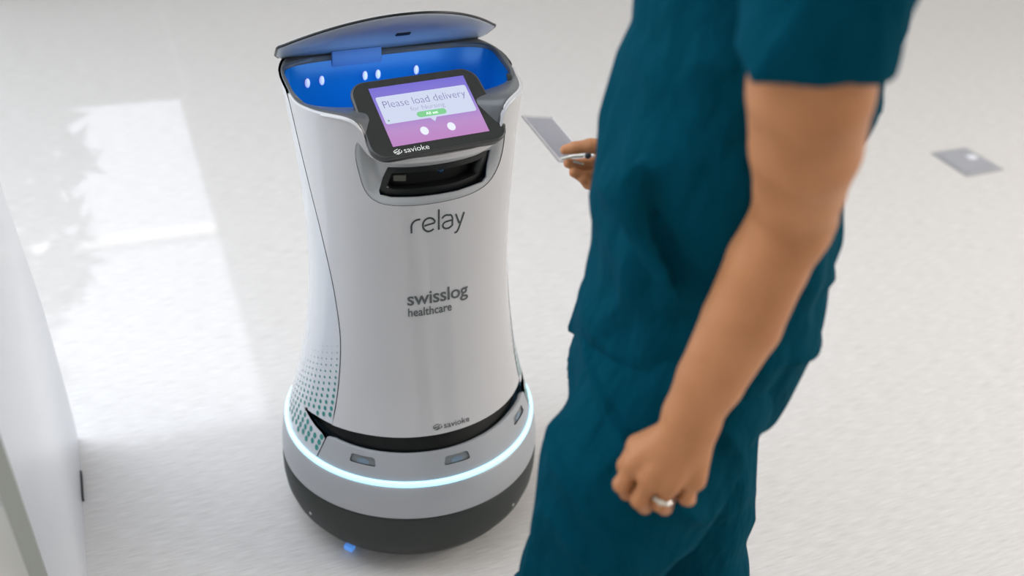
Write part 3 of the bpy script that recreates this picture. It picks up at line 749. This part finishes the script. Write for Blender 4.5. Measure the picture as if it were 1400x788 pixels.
# left hand: wrist, palm, four fingers curled, thumb along the side
wr=A(.213,1.044,.925)
B.add(A(0.207, 1.046, 0.926),wr,.0315,.028,.006,flat=((0.,1.,0.),.9))
hN=A(.12,-.98,.1)
fing={'i':(A(.157,1.037,.864),A(.147,1.030,.824),A(.156,1.044,.800),A(.170,1.060,.801),.0105),
      'm':(A(.174,1.020,.859),A(.167,1.015,.815),A(.177,1.034,.789),A(.189,1.054,.788),.0105),
      'r':(A(.194,1.017,.855),A(.191,1.014,.812),A(.200,1.032,.790),A(.208,1.050,.790),.0100),
      'p':(A(.215,1.029,.855),A(.214,1.026,.818),A(.221,1.040,.803),A(.226,1.056,.801),.0088)}
for k in 'imrp':                                          # knuckles sit a little higher and further forward
    a,b,c,d,r=fing[k]; s1=A(-.004,0,.002) if k!='p' else A(.004,0,.0); s2=A(-.010,0,.010) if k!='p' else A(-.003,0,.004)
    fing[k]=(a+s1,b+s2,c+s2,d+s2,r)
for k in 'imrp':
    a,b,c,d,r=fing[k]; a=a+(b-a)*.22; B.add(wr+(a-wr)*.12,a,.0240,.0150 if k!='p' else .0150,.010,flat=(hN,.92))
B.add(A(.165,1.048,.87),A(.212,1.045,.87),.013,.012,.014)
for k in 'imrp':
    a,b,c,d,r=fing[k]
    B.add(a,a+(b-a)*.12,r*1.15,r*1.1,.006)
    B.chain([(a,r*1.08),((a+b)/2,r*.95),(b,r*1.0)],.0035); B.chain([(b,r),(c,r*.90),(d,r*.78)],.0025)
B.chain([(A(.195,1.055,.895),.017),(A(.154,1.058,.869),.0135)],.012)
B.chain([(A(.154,1.058,.869),.0122),(A(.143,1.054,.842),.0108),(A(.143,1.050,.822),.0090)],.004)
# right arm reaching forward behind the torso
shR=sh-LF*.19; elR=A(.335,1.62,1.16)
B.chain([(sh-LF*.13,.062),(shR,.06),(elR,.043)],.02); B.chain([(elR,.041),(A(.27,1.60,1.09),.038),(A(.183,1.561,1.0),.0265)],.02)
wR=A(.183,1.561,1.0)
RF={'I':(A(.136,1.565,1.001),A(.103,1.562,.985),A(.083,1.555,.985),A(.073,1.549,.990),.0088),
    'M':(A(.141,1.564,.989),A(.112,1.556,.971),A(.093,1.547,.972),A(.082,1.542,.979),.0090),
    'R':(A(.148,1.562,.977),A(.121,1.552,.960),A(.104,1.543,.961),A(.096,1.540,.970),.0086),
    'K':(A(.154,1.559,.967),A(.131,1.548,.952),A(.116,1.540,.953),A(.108,1.538,.961),.0076)}
for k,(a,b,c,d,r) in RF.items():
    B.add(wR,a,.020,.0145,.012); B.chain([(a,r*1.15),(b,r)],.003); B.chain([(b,r),(c,r*.93),(d,r*.82)],.002)
B.chain([(A(.165,1.554,1.010),.016),(A(.136,1.548,1.018),.0135),(A(.103,1.545,1.021),.0108)],.008); B.chain([(A(.103,1.545,1.021),.0102),(A(.081,1.546,1.0165),.0088),(A(.067,1.547,1.012),.0072)],.003)
# neck and head, looking down towards the robot
look=A(-.80,.52,0); look/=np.linalg.norm(look); lk=look*math.cos(.38)+A(0,0,-1)*math.sin(.38); upv=A(0,0,1)*math.cos(.38)+look*math.sin(.38); rt=np.cross(lk,upv)
HC=sh+A(-.045,.03,.222)
def hp_(f,u,r=0): return HC+lk*f+upv*u+rt*r
B.chain([(sh+A(0,0,.0),.06),(sh+A(-.01,.005,.07),.054),(hp_(-.02,-.08),.052)],.03)
B.add(hp_(-.035,.035),hp_(.012,.03),.085,.072,.03,flat=(rt,.88))
B.add(hp_(.03,-.045),hp_(.050,-.080),.048,.028,.03,flat=(rt,.95))
B.add(hp_(.070,.045,-.03),hp_(.070,.045,.03),.016,.016,.014)                 # brow
B.add(hp_(.082,.025),hp_(.104,-.012),.008,.012,.010); B.add(hp_(.094,-.014,-.010),hp_(.094,-.014,.010),.008,.008,.006)
for s_ in (-1,1):
    B.add(hp_(.055,-.012,.036*s_),hp_(.060,-.02,.03*s_),.022,.018,.02)
    B.add(hp_(.098,.018,.030*s_),hp_(.099,.018,.030*s_),.016,.016,.010,'-')
    B.add(hp_(-.012,.018,.076*s_),hp_(-.018,-.012,.074*s_),.017,.011,.006,flat=(rt,.35))
B.add(hp_(.081,-.040,-.018),hp_(.081,-.040,.018),.0075,.0075,.006); B.add(hp_(.080,-.051,-.014),hp_(.080,-.051,.014),.008,.008,.006)
fieldobj('body',B,.0034,M_skin)
for s_ in (-1,1):
    bm=bmesh.new(); bmesh.ops.create_uvsphere(bm,u_segments=16,v_segments=12,radius=.012,matrix=Matrix.Translation(Vector(hp_(.071,.018,.030*s_))-Vector(PR.location))); bmobj('eye',bm,mat('eye_white',(.7,.7,.7),.2),PR,True)
HR=Field(); HR.add(hp_(-.045,.045),hp_(-.002,.055),.092,.080,.03,flat=(rt,.9)); HR.add(hp_(-.075,.02),hp_(-.075,-.06),.06,.045,.03)
HR.add(hp_(-.13,.0),hp_(-.14,-.08),.035,.02,.02)
HR.add(hp_(.085,-.03),hp_(.085,.035),.055,.050,.01,'-'); HR.disp=lambda P: .003*vnoise(P*np.array([90,90,25.]))
fieldobj('hair',HR,.006,M_hair)
# ---------------------------------------------------------------- scrub top
def folds(P):
    q=P@np.array([[.9,.1,.25],[-.1,1,.1],[-.3,.2,.8]])
    d=.0030*vnoise(q*np.array([9,9,5.])+3)+.0045
    r=1-np.abs(vnoise(q*np.array([7.,7.,4.])+11)); d+= -.0075*np.maximum(0,r-.74)/.26
    r=1-np.abs(vnoise(P@np.array([[.8,0,.6],[0,1,0],[-.6,0,.8]])*np.array([5,5,14.])+23)); d+= -.0080*np.maximum(0,r-.72)/.28
    return d
T=Cloth()
# sleeve first, then cut its hem, hollow it, then join the torso
hemc=A(.259,1.000,1.363); ad=A(.005,.02,-1)*1.0
T.chain([(A(.262,1.10,1.47),.075),(A(.262,1.035,1.44),.071),(A(.258,1.002,1.38),.0665),(A(.258,1.0,1.33),.0665)],.02)
hR=shR+(elR-shR)*.45
T.chain([(sh-LF*.10,.075),(shR,.072),(hR,.066),(hR+(elR-shR)*.15,.066)],.02)
T.clip(hemc,ad,.16); T.clip(hR,elR-shR,.14)
T.add(A(.259,1.0,1.342),A(.2605,1.006,1.28),.0625,.0635,.003,'-'); T.add(hR-(elR-shR)*.08,hR+(elR-shR)*.3,.056,.06,.003,'-')
lt=(LF,1.20)
T.chain([(A(.266,1.262,1.41),.126),(A(.262,1.262,1.334),.141),(A(.251,1.264,1.222),.138),(A(.242,1.262,1.159),.1375),(A(.241,1.268,1.057),.140),(A(.246,1.281,.944),.147),(A(.235,1.284,.874),.143),(A(.214,1.28,.80),.139)],.02,flat=lt)
T.add(sh+LF*.11+A(0,0,-.02),sh-LF*.11+A(0,0,-.02),.062,.062,.05)
T.add(A(.338,1.262,1.40),A(.306,1.262,1.25),.076,.070,.05)
T.clip(A(.24,1.28,.832),A(-.12,.0,-1),.34)
T.clip(sh+A(-.02,0,.058),A(-.35,0,1),.12)
T.add(sh+A(-.01,0,.0),sh+A(-.02,0,.12),.058,.062,.003,'-')
# curved pocket seam on the left side of the top
PK=[A(*q) for q in [(0.1402, 1.1267, 1.1823), (0.1424, 1.1214, 1.1642), (0.1476, 1.1189, 1.1429), (0.1565, 1.1173, 1.1174), (0.1694, 1.1146, 1.0921), (0.1837, 1.1075, 1.0729), (0.2014, 1.103, 1.0559)]]
PK=[A(*q) for q in [(0.1401, 1.1258, 1.1828), (0.1424, 1.1214, 1.1642), (0.1473, 1.1171, 1.1439), (0.1558, 1.1129, 1.1198), (0.1679, 1.1051, 1.0975), (0.182, 1.0972, 1.079), (0.1991, 1.0901, 1.0637)]]
for a,b in zip(PK[:-1],PK[1:]): T.add(a+A(-.016,-.001,-.006),b+A(-.016,-.001,-.006),.008,.008,.02); T.add(a,b,.0105,.0105,.008,'-')
T.disp=folds
fieldobj('scrub_top',T,.0055,M_scrub)
# ---------------------------------------------------------------- trousers
def folds2(P):
    d=.003*vnoise(P*np.array([10,10,5.])+31)+.0035
    q=P@np.array([[.75,0,.65],[0,1,0],[-.65,0,.75]])
    r=1-np.abs(vnoise(q*np.array([5.,6,13.])+7)); d+= -.009*np.maximum(0,r-.74)/.26
    return d
L=Cloth()
L.chain([(A(.133,1.133,.55),.0865),(A(.10,1.132,.47),.083),(A(.12,1.13,.30),.080),(A(.135,1.13,.04),.088)],.02)
L.chain([(A(.302,1.325,.43),.084),(A(.312,1.328,.28),.080),(A(.335,1.33,.04),.086)],.02)
for c in (A(.135,1.13,.045),A(.335,1.33,.045)):
    L.clip(c,A(0,0,-1),.16); L.add(c+A(0,0,.04),c-A(0,0,.1),.070,.072,.003,'-')
L.chain([(A(.238,1.275,.93),.130),(A(.229,1.28,.87),.134),(A(.218,1.28,.83),.134)],.02,flat=(LF,1.22))
L.chain([(A(.222,1.20,.865),.118),(A(.165,1.150,.762),.108),(A(.146,1.142,.69),.0985),(A(.117,1.132,.585),.0855),(A(.100,1.132,.47),.083)],.028)
L.chain([(A(.246,1.355,.865),.112),(A(.268,1.325,.64),.094),(A(.283,1.322,.54),.086),(A(.300,1.325,.42),.084)],.014)
L.clip(A(.24,1.28,.98),A(0,0,1),.3)
L.disp=folds2
fieldobj('trousers',L,.0055,M_scrub)
for c in (A(.12,1.13,0),A(.32,1.33,0)):
    Sx=Field(); Sx.add(c+FW*-.04+A(0,0,.045),c+FW*.15+A(0,0,.032),.042,.034,.03,flat=(LF,1.1)); Sx.add(c+FW*-.04+A(0,0,.08),c+FW*.02+A(0,0,.07),.042,.035,.03)
    C_=Cloth(); C_.p=Sx.p; C_.clip(c+A(0,0,.002),A(0,0,-1),.35); fieldobj('shoe',C_,.006,M_shoe)
# ring on the left ring finger
a,b=fing['r'][0],fing['r'][1]; rc=a+(b-a)*.72; ax=Vector((b-a)).normalized(); u=Vector(ax.orthogonal()).normalized(); v_=ax.cross(u)
off=-Vector(PR.location)
bm=bmesh.new(); tube(bm,[Vector(rc)+off+(u*math.cos(t)+v_*math.sin(t))*.0112 for t in np.linspace(0,2*math.pi,32,endpoint=False)],.0013,8,True)
tube(bm,[Vector(rc)+off+ax*.0028+(u*math.cos(t)+v_*math.sin(t))*.0112 for t in np.linspace(0,2*math.pi,32,endpoint=False)],.0010,8,True); ringo=bmobj('finger_ring',bm,M_silverj,PR,True)
cd_=(Vector((0,0,CAM_H))-Vector(rc)); cd_=(cd_-ax*cd_.dot(ax)).normalized(); sd=ax.cross(cd_)
for k in (-2,-1,0,1,2):
    ang=k*.33; p_=Vector(rc)+off+(cd_*math.cos(ang)+sd*math.sin(ang))*.0125+ax*.001
    bm=bmesh.new(); bmesh.ops.create_icosphere(bm,subdivisions=1,radius=.0027 if k else .0036,matrix=Matrix.Translation(p_)); bmobj('stone',bm,M_gem,ringo)
# ================================================================ badge in the right hand
c0,c1,c3=Vector((.001,1.635,1.024)),Vector((.049,1.672,1.008)),Vector((.058,1.543,.994)); ex=(c1-c0); ey=(c3-c0); ey=(ey-ex.normalized()*ey.dot(ex.normalized())*.5); en=ex.cross(ey).normalized()
if en.z<0: en=-en
bg=empty('badge_holder',tuple(c0),0,'clear badge holder with blank card and metal clip held in the hand','badge')
def bq(name,u0,u1,v0,v1,h0,h1,m,r=0):
    bm=bmesh.new(); pl=rrect(u0,v0,u1,v1,.03,4) if True else None
    A_=[bm.verts.new(ex*u+ey*v+en*h0) for u,v in pl]; B_=[bm.verts.new(ex*u+ey*v+en*h1) for u,v in pl]; n=len(pl)
    bm.faces.new(A_[::-1]); bm.faces.new(B_)
    for i in range(n): bm.faces.new((A_[i],A_[(i+1)%n],B_[(i+1)%n],B_[i]))
    return bmobj(name,bm,m,bg)
bq('card',.09,.93,.05,.90,0,.0008,mat('card_white',(.66,.65,.69),.35))
M_clear=mat('clear_vinyl',(.9,.9,.92),.08,trans=1,ior=1.3)
bq('sleeve',0,1,0,1,-.0008,-.0002,M_clear); bq('sleeve',0,1,0,1,.0010,.0016,M_clear)
def bw(*pts): return [p-c0 for p in pts]
bm=bmesh.new(); tube(bm,bw(Vector((0.0620,1.5260,1.0070)),Vector((0.0790,1.5270,1.0120)),Vector((0.0930,1.5260,1.0140))),[.0018,.0026,.0024],8); tube(bm,bw(Vector((0.0790,1.5250,1.0050)),Vector((0.0940,1.5230,1.0020))),[.0020,.0012],8); bmobj('clip',bm,mat('clip_metal',(.42,.40,.34),.25,.9),bg,True)
bm=bmesh.new(); bmesh.ops.create_uvsphere(bm,u_segments=14,v_segments=10,radius=.0048,matrix=Matrix.Translation(bw(Vector((0.0990,1.5220,1.0160)))[0])); bmobj('swivel',bm,M_dark,bg,True)
bm=bmesh.new(); bmesh.ops.create_uvsphere(bm,u_segments=14,v_segments=10,radius=.0028,matrix=Matrix.Translation(bw(Vector((0.1060,1.5210,1.0170)))[0])); bmobj('rivet',bm,M_silverj,bg,True)
